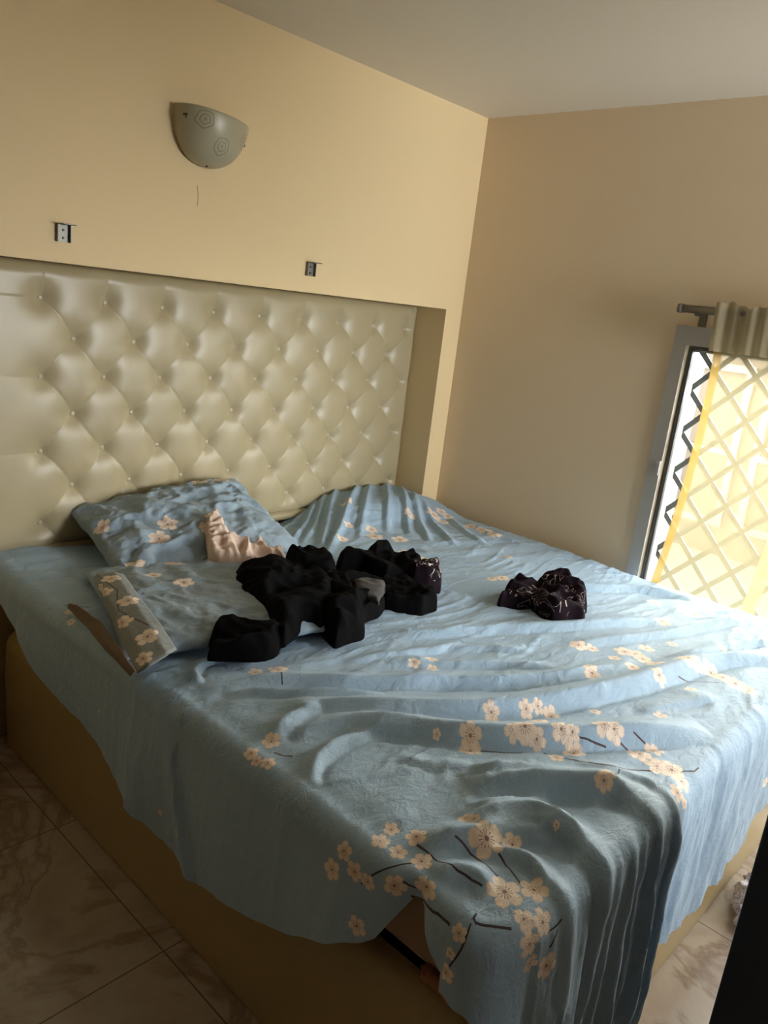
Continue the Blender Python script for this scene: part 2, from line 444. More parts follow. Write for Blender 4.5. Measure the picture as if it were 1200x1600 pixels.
# tufted headboard
HY = 2.64; HX0, HX1 = .86, 3.022; HZ1 = 1.6925; HZ0 = .70
BXo, BDX = 1.148, .2256; ROW1, BDZ = 1.577, .2586
def tuft(x, z):
    u = (x - BXo) / BDX; w = (ROW1 - z) / BDZ
    uu = u - .035 * np.sin(2 * np.pi * w) * 1.0
    a = uu + w; b = uu - w
    p = np.abs(np.sin(np.pi * a) * np.sin(np.pi * b)) ** .5
    sx = np.abs(np.sin(np.pi * u)); sz = np.abs(np.sin(np.pi * w))
    # margins: straight folds run out to the edge
    top = w < 0
    p = np.where(top, np.abs(np.sin(np.pi * u)), p)
    left = (u < 0) & (w > 0); p = np.where(left, sz, p)
    right = (u > 8) & (w > 0); p = np.where(right, sz, p)
    p = np.where((u < 0) & (w <= 0), 1 - (1 - np.clip(np.hypot(u, w * 1.2) * 3, 0, 1)), p)
    p = np.where((u > 8) & (w <= 0), 1 - (1 - np.clip(np.hypot(u - 8, w * 1.2) * 3, 0, 1)), p)
    fade = np.ones_like(p)
    fade = np.where(top, np.exp(-np.abs(w) * 2.2), fade)
    fade = np.where(left, np.exp(-np.abs(u) * 3.0), fade)
    fade = np.where(right, np.exp(-(u - 8) * 4.0), fade)
    h = np.maximum(p, 0) ** .55
    # button pits
    k1 = np.round(u), np.round(w); d1 = np.hypot((u - k1[0]) * BDX, (w - k1[1]) * BDZ)
    k2 = np.round(u - .5) + .5, np.round(w - .5) + .5; d2 = np.hypot((u - k2[0]) * BDX, (w - k2[1]) * BDZ)
    ok1 = (k1[0] >= 0) & (k1[0] <= 8) & (k1[1] >= 0); ok2 = (k2[0] > 0) & (k2[0] < 8) & (k2[1] > 0)
    pit = np.exp(-(d1 / .036) ** 1.4) * ok1 + np.exp(-(d2 / .036) ** 1.4) * ok2
    return 1 - (1 - h) * fade * .20 - .62 * pit
nx, nz = 460, 230
X, Z = np.meshgrid(np.linspace(HX0, HX1, nx), np.linspace(HZ0, HZ1, nz), indexing='ij')
T = tuft(X, Z)
edge = np.minimum(np.minimum(X - HX0, HX1 - X), np.minimum(HZ1 - Z, Z - HZ0)); er = np.clip(edge / .05, 0, 1)
Y = HY + .01 - .040 * T * np.sqrt(1 - (1 - er) ** 2) 
V = np.stack([X, Y, Z], -1).reshape(-1, 3)
hb = link('headboard', mesh('headboard', V, grid_faces(nx, nz)[:, ::-1]), M_leather, bed, True); hb.location = -bed.location
o = box('backing_board', HX0, HX1, HY + .005, YN - .01, HZ0 - .01, HZ1, M_leather, bed, .006)
box('lower_panel', HX0, HX1, 2.625, YN - .01, 0, .66, M_leather2, bed, .015, 4)
bm = bmesh.new(); add_tube(bm, resample([(HX0 + .01, 2.625, .70), (1.2, 2.615, .705), (1.3, 2.62, .70), (HX1 - .01, 2.625, .70)], 30), .022, 12)
bmobj('piping', bm, M_leather, bed, True)
proto = None
for c in range(9):
    for r in range(4):
        for hh in (0, .5):
            if hh and c == 8: continue
            u = c + hh; w = r + hh
            x = BXo + u * BDX; z = ROW1 - w * BDZ
            if z < .74: continue
            if proto is None:
                bm = bmesh.new(); bmesh.ops.create_uvsphere(bm, u_segments=16, v_segments=10, radius=.0115)
                for v in bm.verts: v.co.y *= .55
                me = bpy.data.meshes.new('button'); bm.to_mesh(me); bm.free(); me.materials.append(M_button)
                me.polygons.foreach_set('use_smooth', [True] * len(me.polygons)); proto = me
            o = bpy.data.objects.new('button', proto); COL.objects.link(o); o.parent = hb
            yy = HY + .01 - .040 * float(tuft(np.array([x]), np.array([z]))[0])
            o.location = (x, yy - .002, z)
tag(bed, 'large double bed with beige upholstered base and tall cream button tufted headboard', 'bed')

# ------------------------------------------------------------------ printed flowers and fold lines of the sheet
X0, X1, Y0, Y1, ZT = 1.0, 3.055, .525, 2.615, .705
SKO = .045
FL = """519 1358 18,537 1329 15,555 1362 16,576 1379 13,594 1314 16,612 1296 13,650 1309 17,621 1334 15,657 1347 17,615 1383 18,667 1386 22,
558 1446 16,762 1308 29,800 1321 17,729 1279 12,742 1281 10,787 1392 28,833 1390 22,818 1436 20,849 1442 20,825 1475 20,852 1508 20,829 1506 14,
715 1458 14,705 1490 10,696 1520 14,645 1034 11,675 1030 12,676 1044 10,905 1008 16,925 1013 12,922 1040 12,925 1053 15,767 1114 15,820 1107 13,840 1104 10,
738 1151 19,735 1174 19,683 1150 7,820 1133 21,843 1125 18,862 1118 15,800 1140 15,878 1140 17,895 1145 13,840 1153 15,930 1112 10,945 1130 19,962 1138 17,
870 1183 13,897 1177 18,950 1210 13,945 1222 13,1000 1178 19,1022 1172 15,1030 1198 21,1050 1205 21,1065 1222 17,1060 1240 15,1070 1256 9,1032 1118 11,
1030 1056 13,975 1018 17,992 1022 17,1010 1012 13,1005 1030 15,1025 1035 15,960 1028 11,987 1041 13,1050 1005 9,1075 1028 21,1090 1035 11,1080 1076 10,
1110 1052 17,1130 1058 15,1150 1068 19,1170 1078 15,1023 942 12,1035 970 14,1070 955 12,1085 960 13,1105 955 13,1155 985 11,1140 960 12,1130 1012 8,
783 902 13,768 905 9,758 826 15,775 830 14,735 822 11,690 800 11,700 806 10,640 802 10,534 841 11,546 822 9,585 838 15,581 827 11,625 843 15,639 803 9,
677 803 13,691 815 11,541 782 10,635 863 13,660 874 11,400 1050 13,433 1046 17,425 1160 16,392 1175 13,400 1190 10,418 1192 13,
108 955 8,112 972 8,155 1112 4,250 1270 5,275 1303 5,870 1290 5,1015 1410 9,1165 1225 9,935 1218 9,310 893 12,795 870 8,1195 1222 8"""
BRN = [[(645, 1400), (660, 1412), (700, 1432), (740, 1443), (800, 1450)], [(563, 1380), (590, 1358), (640, 1352), (660, 1345)], [(650, 1322), (690, 1347), (757, 1385)],
       [(710, 1308), (737, 1330), (767, 1360), (790, 1380)], [(783, 1332), (797, 1355), (813, 1380)], [(735, 1443), (725, 1475), (712, 1505), (700, 1515)],
       [(855, 1456), (870, 1450), (880, 1438)], [(850, 1177), (908, 1189), (961, 1199), (1022, 1205), (1085, 1206)], [(958, 1151), (972, 1165), (1013, 1183)],
       [(890, 1147), (910, 1155), (946, 1168)], [(1060, 1055), (1083, 1066), (1124, 1068)], [(967, 1200), (968, 1212), (958, 1222)], [(740, 1172), (790, 1176), (815, 1177)],
       [(430, 1175), (445, 1186), (458, 1183)], [(439, 1050), (441, 1068)], [(992, 1145), (1015, 1170)], [(1085, 1206), (1092, 1200)], [(670, 1390), (655, 1400), (625, 1375)],
       [(100, 945), (120, 945), (140, 948)], [(860, 1480), (870, 1450)]]
def paint(me, FU, flowers, segs):
    """FU: per-vertex flat cloth coords; writes local flower / branch coordinates per face corner"""
    nl = len(me.loops); li = np.zeros(nl, np.int32); me.loops.foreach_get('vertex_index', li)
    q = FU[li].reshape(-1, 4, 2); fc = q.mean(1)
    fc[np.ptp(q, axis=1).max(1) > .06] = 50.0
    sets = [[], []]
    for f in flowers:   # a flower goes to the layer where it overlaps least
        ov = [min([math.hypot(f[0] - g[0], f[1] - g[1]) - f[2] - g[2] for g in s] + [9]) for s in sets]
        sets[0 if ov[0] >= ov[1] else 1].append(f)
    for nm, s in zip(('flower_a', 'flower_b'), sets):
        uv = np.full((len(fc), 4, 2), 9.0); best = np.full(len(fc), 1.35)
        for (cx, cy, r, ro) in s:
            d = np.hypot(fc[:, 0] - cx, fc[:, 1] - cy) / r; k = d < best; best[k] = d[k]
            l = (q[k] - np.array([cx, cy])) / r
            uv[k] = np.stack([l[..., 0] * math.cos(ro) - l[..., 1] * math.sin(ro), l[..., 0] * math.sin(ro) + l[..., 1] * math.cos(ro)], -1)
        me.uv_layers.new(name=nm).data.foreach_set('uv', uv.astype(np.float32).ravel())
    uv = np.full((len(fc), 4, 2), 9.0); best = np.full(len(fc), .02)
    for sg_ in segs:
        ax, ay, bx, by, w = sg_[:5]; first, last = sg_[5:] if len(sg_) > 5 else (1, 1)
        L = math.hypot(bx - ax, by - ay)
        if L < 1e-4: continue
        tx, ty = (bx - ax) / L, (by - ay) / L
        al = (fc[:, 0] - ax) * tx + (fc[:, 1] - ay) * ty; ac = np.clip(al, 0, L)
        d = np.hypot(fc[:, 0] - ax - ac * tx, fc[:, 1] - ay - ac * ty); k = d < best; best[k] = d[k]
        l = q[k] - np.array([ax, ay])
        lon = (l[..., 0] * tx + l[..., 1] * ty) / L
        if not first: lon = np.maximum(lon, 0)
        if not last: lon = np.minimum(lon, 1)
        uv[k] = np.stack([(l[..., 0] * -ty + l[..., 1] * tx) / w, lon], -1)
    me.uv_layers.new(name='branch').data.foreach_set('uv', uv.astype(np.float32).ravel())

# crest lines: (points, height, width near side, width far side)
RID = [
 ([(315, 1072), (367, 1063), (467, 1060), (550, 1067), (617, 1063), (700, 1061), (783, 1064), (850, 1060), (940, 1050), (1000, 1036)], .018, .030, .05),
 ([(350, 1080), (400, 1080), (467, 1087), (600, 1086)], .012, .018, .03),
 ([(400, 1100), (483, 1099), (583, 1107), (700, 1107), (783, 1105), (850, 1099), (923, 1086), (996, 1070), (1054, 1050), (1098, 1036), (1142, 1025), (1200, 1026), (1240, 1030)], .026, .036, .07),
 ([(455, 1150), (500, 1133), (550, 1129), (617, 1132), (690, 1142), (750, 1145), (817, 1148), (880, 1151), (937, 1149), (996, 1148), (1054, 1142), (1110, 1136)], .028, .040, .07),
 ([(737, 1230), (760, 1225), (817, 1223), (883, 1225), (950, 1230), (985, 1239), (1010, 1258)], .030, .044, .07),
 ([(740, 1292), (765, 1278), (800, 1271), (833, 1272), (867, 1287), (900, 1303), (927, 1325)], .028, .040, .05),
 ([(657, 1317), (700, 1308), (740, 1304), (783, 1299), (833, 1297), (867, 1303), (917, 1327)], .022, .034, .04),
 ([(737, 1320), (800, 1330), (833, 1343), (850, 1363), (863, 1380)], .014, .022, .03),
 ([(680, 1358), (710, 1352), (745, 1362), (770, 1380)], .012, .03, .03),
 ([(735, 1199), (760, 1205), (790, 1203), (830, 1201)], .012, .022, .025),
 ([(735, 1262), (780, 1256), (833, 1247), (860, 1249)], .010, .020, .02),
 ([(600, 1030), (693, 1033), (783, 1033), (850, 1040), (880, 1046)], .009, .022, .04),
 ([(600, 990), (700, 985), (780, 980), (850, 979), (908, 977), (967, 971), (1025, 966), (1060, 968)], .014, .030, .05),
 ([(890, 1008), (930, 1002), (981, 996), (1054, 985), (1112, 973), (1200, 965)], .012, .025, .04),
 ([(1040, 1026), (1098, 1019), (1142, 1009), (1185, 1002), (1220, 1002)], .012, .02, .03),
 ([(850, 912), (900, 915), (937, 917), (996, 917), (1054, 926), (1085, 932)], .016, .03, .04),
 ([(490, 1222), (488, 1200), (500, 1184), (533, 1160), (583, 1143), (640, 1140)], .016, .02, .03),
 ([(425, 1150), (445, 1130), (475, 1112), (500, 1108)], .014, .03, .03),
 ([(312, 1062), (305, 1045), (320, 1030), (335, 1025)], .012, .015, .02),
 ([(540, 1030), (600, 1020), (680, 1012), (720, 1000)], .009, .02, .03),
 ([(900, 1190), (960, 1200), (1010, 1212), (1040, 1232)], .006, .02, .03),
 ([(620, 1180), (680, 1192), (740, 1188)], .006, .02, .03),
 ([(1000, 1110), (1060, 1098), (1120, 1085)], .008, .02, .04),
 ([(700, 1010), (760, 1008), (830, 1015)], .007, .02, .03),
]
MND = [([(492, 792), (475, 815), (452, 850), (440, 862)], .016), ([(527, 779), (515, 800), (500, 855)], .014), ([(560, 775), (545, 800), (520, 845), (505, 870)], .016), ([(576, 774), (570, 800), (560, 840)], .010),
       ([(600, 774), (603, 800), (604, 830)], .013), ([(622, 778), (632, 805), (641, 835)], .013), ([(640, 786), (655, 815), (672, 845)], .013), ([(658, 795), (680, 820), (712, 850)], .011),
       ([(470, 800), (450, 812), (430, 826)], .014), ([(700, 805), (730, 832), (760, 850)], .008), ([(730, 815), (770, 835), (820, 850)], .008), ([(508, 785), (490, 820), (470, 850)], .012)]
def world_line(pl): return resample([at(px, py, 2, ZT + .01)[:2] for px, py in pl], 26)
RW = [(world_line(p), h, wn, wf) for p, h, wn, wf in RID] + [(world_line(p), h, .022, .022) for p, h in MND]
def ridge_field(x, y):
    """height of the folds; the side of a crest that faces the foot of the bed is the steeper one"""
    H = np.zeros_like(x)
    for pl, h, wn, wf in RW:
        best = np.full(x.shape, 9.0); side = np.zeros_like(x); tt = np.zeros_like(x)
        n = len(pl) - 1
        x0, y0 = pl.min(0) - .25; x1, y1 = pl.max(0) + .25
        k = (x > x0) & (x < x1) & (y > y0) & (y < y1)
        if not k.any(): continue
        xs, ys = x[k], y[k]; b = best[k]; s = side[k]; t = tt[k]
        for i in range(n):
            ax, ay = pl[i]; bx, by = pl[i + 1]; L = math.hypot(bx - ax, by - ay)
            if L < 1e-6: continue
            tx, ty = (bx - ax) / L, (by - ay) / L
            al = np.clip((xs - ax) * tx + (ys - ay) * ty, 0, L)
            dx, dy = xs - ax - al * tx, ys - ay - al * ty; d = np.hypot(dx, dy)
            m = d < b; b[m] = d[m]; s[m] = (dx * -ty + dy * tx)[m]; t[m] = (i + al / L)[m] / n
        w = np.where(s < 0, wn, wf)
        taper = np.clip(np.minimum(t, 1 - t) * 5, 0, 1) ** .7
        a = np.abs(b) / w
        prof = np.where(s < 0, np.clip(1 - a, 0, 1) ** 1.25 , np.exp(-a * a * 1.4))
        # valley at the foot of the steep side
        val = np.where(s < 0, -.22 * np.exp(-((a - 1.15) / .35) ** 2), 0)
        H[k] = H[k] + h * (prof + val) * taper * 1.4
    return H
def top_h(x, y):
    # a pillow lies under the sheet at the back right corner
    mound = .085 * np.exp(-(((x - 2.72) / .36) ** 4 + ((y - 2.52) / .24) ** 4))
    dip = -.045 * np.exp(-(((x - 2.18) / .2) ** 2 + ((y - 2.6) / .2) ** 2))
    z = ZT + mound + dip - .010 * np.exp(-((x - 1.0) / .05) ** 2) - .008 * np.exp(-((y - Y0) / .06) ** 2)
    z = z + .028 * np.exp(-(((x - 1.05) / .22) ** 2 + ((y - 2.58) / .14) ** 2))
    z = z + .006 * np.sin(x * 5 + 1.2 * np.sin(y * 3)) * np.sin(y * 4 + .7)
    # soft cross wrinkles
    wv = np.sin(y * 46 + 5 * np.sin(x * 2.1) + 3 * np.sin(x * 5.3 + y * 3)) * (.5 + .5 * np.sin(x * 6 + y * 9))
    z = z + .0022 * wv
    wv2 = np.sin((x * .35 + y) * 95 + 6 * np.sin(x * 3.3 + y * 2.2)) * np.clip(np.sin(x * 9 + 2 * np.sin(y * 7)), 0, 1)
    z = z + .0013 * wv2
    return z + ridge_field(x, y)

# top grid
RCN = .07
def axis(a, b, step, R0, R1):
    parts = []
    if R0: parts.append(np.linspace(a, a + RCN, 12)[:-1]); a2 = a + RCN
    else: a2 = a
    b2 = b - RCN if R1 else b
    n = int((b2 - a2) / step); parts.append(np.linspace(a2, b2, n))
    if R1: parts.append(np.linspace(b2, b, 12)[1:])
    return np.concatenate(parts)
ax_ = axis(X0, X1, .0068, True, True); ay_ = axis(Y0, Y1, .0068, True, False)
GX, GY = np.meshgrid(ax_, ay_, indexing='ij')
def round_corner(gx, gy, cx, cy, sx):
    a = (gx - cx) * sx / RCN; b = (cy - gy) / RCN
    k = (a > 0) & (b > 0)
    na = a * np.sqrt(np.maximum(1 - b * b / 2, 0)); nb = b * np.sqrt(np.maximum(1 - a * a / 2, 0))
    return np.where(k, cx + sx * na * RCN, gx), np.where(k, cy - nb * RCN, gy)
PX, PY = round_corner(GX, GY, X0 + RCN, Y0 + RCN, -1)
PX, PY = round_corner(PX, PY, X1 - RCN, Y0 + RCN, 1)
PZ = top_h(PX, PY)
for i_ in range(PX.shape[0]):      # short sharp wrinkles running with the folds
    for j_ in range(PX.shape[1]):
        x, y = PX[i_, j_], PY[i_, j_]
        w_ = noise.noise(Vector((x * 2.1, y * 2.1, 3.0))) * .35
        a_ = 1 - abs(noise.noise(Vector((x * 3.2 + w_, (y + .12 * x) * 13 + w_ * 6, 0)))) * 2.6
        b_ = 1 - abs(noise.noise(Vector((x * 9 + w_, y * 26 + w_ * 8, 7)))) * 2.4
        m_ = min(max(.5 + 1.6 * noise.noise(Vector((x * 2.6, y * 2.6, 11))), 0), 1)
        PZ[i_, j_] += .0055 * max(a_, 0) ** 3 * (.35 + .65 * m_) + .0022 * max(b_, 0) ** 3 * m_
nxs, nys = PX.shape
TV = np.stack([PX, PY, PZ], -1).reshape(-1, 3); TF = np.stack([PX, PY], -1).reshape(-1, 2)
# skirt columns follow the boundary: left side (back to foot), foot, right side (foot to back)
loop = [(0, j) for j in range(nys - 1, 0, -1)] + [(i, 0) for i in range(nxs - 1)] + [(nxs - 1, j) for j in range(nys)]
bx = np.array([PX[i, j] for i, j in loop]); by = np.array([PY[i, j] for i, j in loop]); bz = np.array([PZ[i, j] for i, j in loop])
nxv = np.zeros(len(loop)); nyv = np.zeros(len(loop))
for k, (x, y) in enumerate(zip(bx, by)):
    if y < Y0 + RCN and x < X0 + RCN: v = np.array([x - X0 - RCN, y - Y0 - RCN])
    elif y < Y0 + RCN and x > X1 - RCN: v = np.array([x - X1 + RCN, y - Y0 - RCN])
    elif abs(x - X0) < 1e-6: v = np.array([-1, 0.])
    elif abs(x - X1) < 1e-6: v = np.array([1., 0.])
    else: v = np.array([0, -1.])
    v = v / np.linalg.norm(v); nxv[k], nyv[k] = v
HEM_L = [(2.70, .60), (2.49, .612), (2.41, .575), (2.24, .47), (2.06, .412), (1.82, .381), (1.68, .337), (1.48, .312), (1.28, .308), (1.107, .339), (.998, .374), (.90, .43), (.832, .473), (.775, .51), (.745, .54), (.715, .60), (.69, .655), (.675, .655), (.655, .615), (.60, .575), (.525, .545)]
HEM_F = [(1.0, .54), (1.03, .50), (1.07, .42), (1.12, .27), (1.2, .12), (1.3, .05), (1.45, .035), (1.56, .02), (1.60, .012), (1.625, .01), (1.637, .22), (1.70, .235), (1.83, .205), (1.96, .175), (2.12, .20), (2.38, .22), (2.44, .285), (2.61, .315), (2.8, .33), (3.1, .35)]
hl = np.array(HEM_L)[::-1]; hf = np.array(HEM_F)
SK = 86
per = np.r_[0, np.cumsum(np.hypot(np.diff(bx), np.diff(by)))]
SV = []; SF = []
RND = .05
def fold_x(x):  # vertical folds of the hanging foot side, metres outward
    f = 0
    for c, w, h in ((1.30, .022, .020), (1.37, .015, .018), (1.43, .018, .028), (1.485, .012, .018), (1.54, .016, .026), (1.60, .012, .014), (1.63, .012, .034), (1.80, .03, .022), (1.90, .02, .016), (2.02, .03, .018), (2.16, .03, .016), (2.3, .03, .014), (2.48, .04, .014), (2.66, .03, .012), (2.85, .03, .012)):
        f += h * math.exp(-((x - c) / w) ** 2)
    return f
for k in range(len(loop)):
    x, y, z = bx[k], by[k], bz[k]; n = np.array([nxv[k], nyv[k]]); corner = 0 < abs(n[0]) < 1 and 0 < abs(n[1]) < 1
    onleft = n[0] < -.999; onright = n[0] > .999
    if onright: hem = .46 + .02 * math.sin(y * 9)
    elif onleft: hem = np.interp(y, hl[:, 0], hl[:, 1])
    elif corner and x < 2:
        ang = math.atan2(-n[1], -n[0]); hem = np.interp(ang, [0, .5, 1.0, 1.57], [.545, .53, .50, .44])
    else: hem = np.interp(x, hf[:, 0], hf[:, 1])
    if not onleft: hem += .004 * math.sin(per[k] * 90) + .003 * math.sin(per[k] * 233)
    if onleft: hem += .002 * math.sin(per[k] * 60)
    L = max(z - hem, .01) + RND * (math.pi / 2 - 1)
    for j in range(1, SK + 1):
        l = L * (j / SK) ** 1.15
        a = min(l / RND, math.pi / 2)
        out = RND * .9 * math.sin(a); dn = RND * (1 - math.cos(a)) + max(0, l - RND * math.pi / 2)
        g = np.clip(l / .25, 0, 1)
        if onleft:
            out += g * (.010 + .012 * math.sin(y * 5.2 + 1) + .006 * math.sin(y * 12))
            # fold that falls from the pillow corner, and the bulge next to the open hem
            out += .014 * g * math.exp(-((y - 1.50 - .25 * (l)) / .08) ** 2) + .012 * g * math.exp(-((y - 1.62 + .1 * l) / .05) ** 2)
            out += .03 * g * math.exp(-((y - .86) / .12) ** 2)
            yc = 1.50 - .45 * l; out += .020 * g * (math.exp(-((y - yc) / .05) ** 2) if y > yc else math.exp(-((y - yc) / .018) ** 2))
            out -= .035 * np.clip(l / .08, 0, 1) * math.exp(-((y - .68) / .035) ** 2)
        elif onright: out = min(out, .035)
        elif corner and x < 2:
            out += g * (.012 + .03 * math.sin(2 * math.atan2(-n[1], -n[0])))
        else:
            gx_ = np.clip(l / .12, 0, 1)
            xs = x + .05 * (l) * (x < 1.6) * math.sin(x * 11)
            out += gx_ * (fold_x(xs) * (.45 + .45 * min(l / .5, 1)) * (1 if x < 1.66 else .55) + .008) + gx_ * (.010 * fbm((x * 11, l * 3.5, 1.0), 3) + .004 * abs(fbm((x * 40, l * 9, 4.0), 2)))
            if x < 1.25: out += g * .02
        if corner or not (onleft or onright):
            zz0 = .0
        fl = .02 * np.clip(l / .1, 0, 1) * (bz[k] - ZT) / .03
        out += float(np.clip(fl, -.01, .025))
        SV.append((x + n[0] * out, y + n[1] * out, max(z - dn, .008)))
        if corner and x < 2: SF.append((X0 + RCN - (RCN + .05) * math.atan2(-n[0], -n[1]), Y0 - l))
        else: SF.append((x + n[0] * l, y + n[1] * l))
def keep_clear(P_):    # the cloth is tucked inside the niche at the head end
    k_ = np.clip((P_[:, 1] - 2.36) / .08, 0, 1); P_[:, 0] = np.minimum(P_[:, 0], 3.10 - .085 * k_ * k_ * (3 - 2 * k_)); return P_
TV = keep_clear(TV); SV = list(keep_clear(np.array(SV)))
nt_ = len(TV)
idx0 = np.array([i * nys + j for i, j in loop])
cols = np.concatenate([idx0[:, None], nt_ + np.arange(len(loop) * SK).reshape(len(loop), SK)], 1)
q = np.stack([cols[:-1, :-1], cols[:-1, 1:], cols[1:, 1:], cols[1:, :-1]], -1).reshape(-1, 4)
faces = np.concatenate([grid_faces(nxs, nys), q])
me = mesh('bed_sheet', np.concatenate([TV, np.array(SV)]), faces)
FU = np.concatenate([TF, np.array(SF)]); SV3 = np.concatenate([TV, np.array(SV)])
cc = (SV3 - CAM) @ RC; prj = np.stack([600 + FPX * cc[:, 0] / -cc[:, 2], 800 - FPX * cc[:, 1] / -cc[:, 2]], 1)
def to_fabric(px, py):
    """the spot of the cloth seen in a direction from the camera: flat cloth coordinate and distance"""
    d = np.hypot(prj[:, 0] - px, prj[:, 1] - py); k = np.nonzero(d < max(5.0, d.min() + .5))[0]
    dist = -cc[k, 2]; k2 = k[dist < dist.min() + .06]; b = k2[np.argmin(d[k2])]
    return FU[b, 0], FU[b, 1], np.linalg.norm(cc[b])
FLW = []
for tkn in FL.replace('\n', '').split(','):
    a, b, c = map(float, tkn.split())
    u, v, d = to_fabric(a, b)
    FLW.append((u, v, c * d / FPX, random.random() * 6.28))
SEG = []
for pl in BRN:
    w = .0027 if len(pl) > 4 or pl[0][0] == 850 else .0019
    pr = resample([(a, b, 0) for a, b in pl], max(4, int(sum(math.hypot(a[0] - b[0], a[1] - b[1]) for a, b in zip(pl[:-1], pl[1:])) / 11)))
    q = np.array([to_fabric(p[0], p[1])[:2] for p in pr])
    for _ in range(3):
        q2 = q.copy()
        for k in range(1, len(q) - 1):
            if max(abs(q[k + 1] - q[k - 1])) < .12: q2[k] = (q[k - 1] + 2 * q[k] + q[k + 1]) / 4
        q = q2
    for k_, (a, b) in enumerate(zip(q[:-1], q[1:])):
        if math.hypot(a[0] - b[0], a[1] - b[1]) < .12: SEG.append((a[0], a[1], b[0], b[1], w, k_ == 0, k_ == len(q) - 2))
paint(me, FU, FLW, SEG)
sheet = link('bed_sheet', me, M_sheet, None, True)
tag(sheet, 'rumpled light blue bed sheet printed with white blossom branches, spread over the bed', 'bed sheet')

# ------------------------------------------------------------------ pillows
def pillow(name, cx, cy, zc, sx, sy, th, rot, m, flowers, seed, tilt=(0, 0), wr=.008, p=2.6, skew=0.0):
    n = 90; V = []; FUv = []
    for side in (1, -1):
        for i in range(n):
            for j in range(n):
                u = -1 + 2 * i / (n - 1); v = -1 + 2 * j / (n - 1)
                e = max(1 - abs(u) ** p, 0) ** .5 * max(1 - abs(v) ** p, 0) ** .5
                px = u * sx / 2 * (1 - .05 * (1 - v * v) * abs(u)); py = v * sy / 2 * (1 - .06 * (1 - u * u) * abs(v))
                nz_ = fbm((u * 2.2 + seed, v * 2.2, side * 3), 3); rg = 1 - abs(fbm((u * 2.0 + seed * 2 + v * .5, v * 1.7 + .4 * nz_, side * 5), 4)) * 3
                h = th / 2 * e * (1 + .18 * nz_) + wr * max(rg, -.5) * min(e * 3, 1)
                px += skew * py
                V.append((px, py, side * h)); FUv.append((px + (0 if side > 0 else 9), py))
    V = np.array(V)
    R = (Matrix.Rotation(rot, 3, 'Z') @ Matrix.Rotation(tilt[0], 3, 'X') @ Matrix.Rotation(tilt[1], 3, 'Y'))
    V = V @ np.array(R).T + np.array([cx, cy, zc])
    f1 = grid_faces(n, n); f2 = grid_faces(n, n, off=n * n)[:, ::-1]
    me = mesh(name, V, np.concatenate([f1, f2]))
    bm = bmesh.new(); bm.from_mesh(me)
    me2 = me; bm.free()
    paint(me, np.array(FUv), flowers, [])
    # weld the rim
    bm = bmesh.new(); bm.from_mesh(me); bmesh.ops.remove_doubles(bm, verts=bm.verts[:], dist=.0006); bm.to_mesh(me); bm.free()
    o = link(name, me, m, None, True)
    return o, R
pl, _ = pillow('pillow', 1.575, 2.37, .800, .70, .52, .16, math.radians(-4), M_case,
               [(-.16, -.10, .04, .3), (-.10, -.04, .04, 1.3), (-.29, -.20, .045, 2), (.24, .19, .04, 1), (.16, .21, .035, 2), (.02, -.12, .04, .2), (.06, -.08, .036, 2.2), (-.30, .05, .03, 1.1)], 3.1, (math.radians(17), math.radians(-6)), .016, 2.3)
tag(pl, 'plump blue blossom pillow leaning against the headboard at the left', 'pillow')
pl2, R2 = pillow('pillow', 1.335, 1.89, .738, .62, .66, .07, math.radians(-18), M_case,
               [(-.05, .06, .036, .5), (-.02, .28, .04, 2), (-.12, .17, .03, 1)], 8.4, (0, math.radians(-2)), .007, 4.0)
tag(pl2, 'flat blue blossom pillow with folded end, lying at the left edge of the bed', 'pillow')
# folded open end of its case, a wide cuff band with blossoms, and the lining slipping down the bed side
def strip(name, rows, m, parent, flowers=(), sub=40, wr=.003):
    """rows: list of rows of points; lofted into a cloth strip"""
    A = np.array([resample(r, sub) for r in rows]); k = len(rows)
    B = np.array([resample(A[:, j], 34) for j in range(sub)])
    V = B.copy()
    for a in range(B.shape[0]):
        for b in range(B.shape[1]):
            V[a, b, 2] += wr * fbm(tuple(B[a, b] * 12), 3)
    FUv = np.stack(np.meshgrid(np.linspace(0, .62, sub), np.linspace(0, .14, 34), indexing='ij'), -1)
    me = mesh(name, V.reshape(-1, 3), grid_faces(sub, 34))
    paint(me, FUv.reshape(-1, 2), flowers, [(.0, .05, .16, .09, .002), (.16, .09, .3, .06, .002), (.3, .06, .45, .1, .002)])
    o = link(name, me, m, None, True)
    o.parent = parent; sm = o.modifiers.new('thickness', 'SOLIDIFY'); sm.thickness = .004
    return o
# the cuff runs from (150,900) down to (220,1055) in the photo
def wp(px, py, z): return tuple(at(px, py, 2, z))
cuff_rows = [[wp(146, 902, .752), wp(165, 950, .75), wp(190, 1002, .748), wp(214, 1052, .745)],
             [wp(152, 897, .780), wp(172, 940, .785), wp(205, 992, .783), wp(232, 1040, .775)],
             [wp(178, 893, .795), wp(205, 932, .802), wp(235, 978, .80), wp(262, 1022, .79)],
             [wp(193, 897, .790), wp(215, 928, .797), wp(248, 972, .795), wp(276, 1014, .783)]]
M_cuff = mat_sheet('blossom_cuff', (.24, .27, .27), (.27, .30, .30), True, (12, 12, 12))
strip('pillowcase_cuff', cuff_rows, M_cuff, pl2, [(.06, .09, .035, .2), (.15, .05, .032, 1), (.26, .10, .036, 2), (.37, .05, .034, 0), (.50, .08, .036, 1), (.58, .04, .03, 2), (.10, .03, .028, 3)])
lin_rows = [[wp(100, 944, .735), wp(130, 966, .735), wp(160, 1000, .73), wp(206, 1040, .73)],
            [wp(102, 952, .70), wp(125, 985, .69), wp(160, 1020, .69), wp(208, 1050, .70)]]
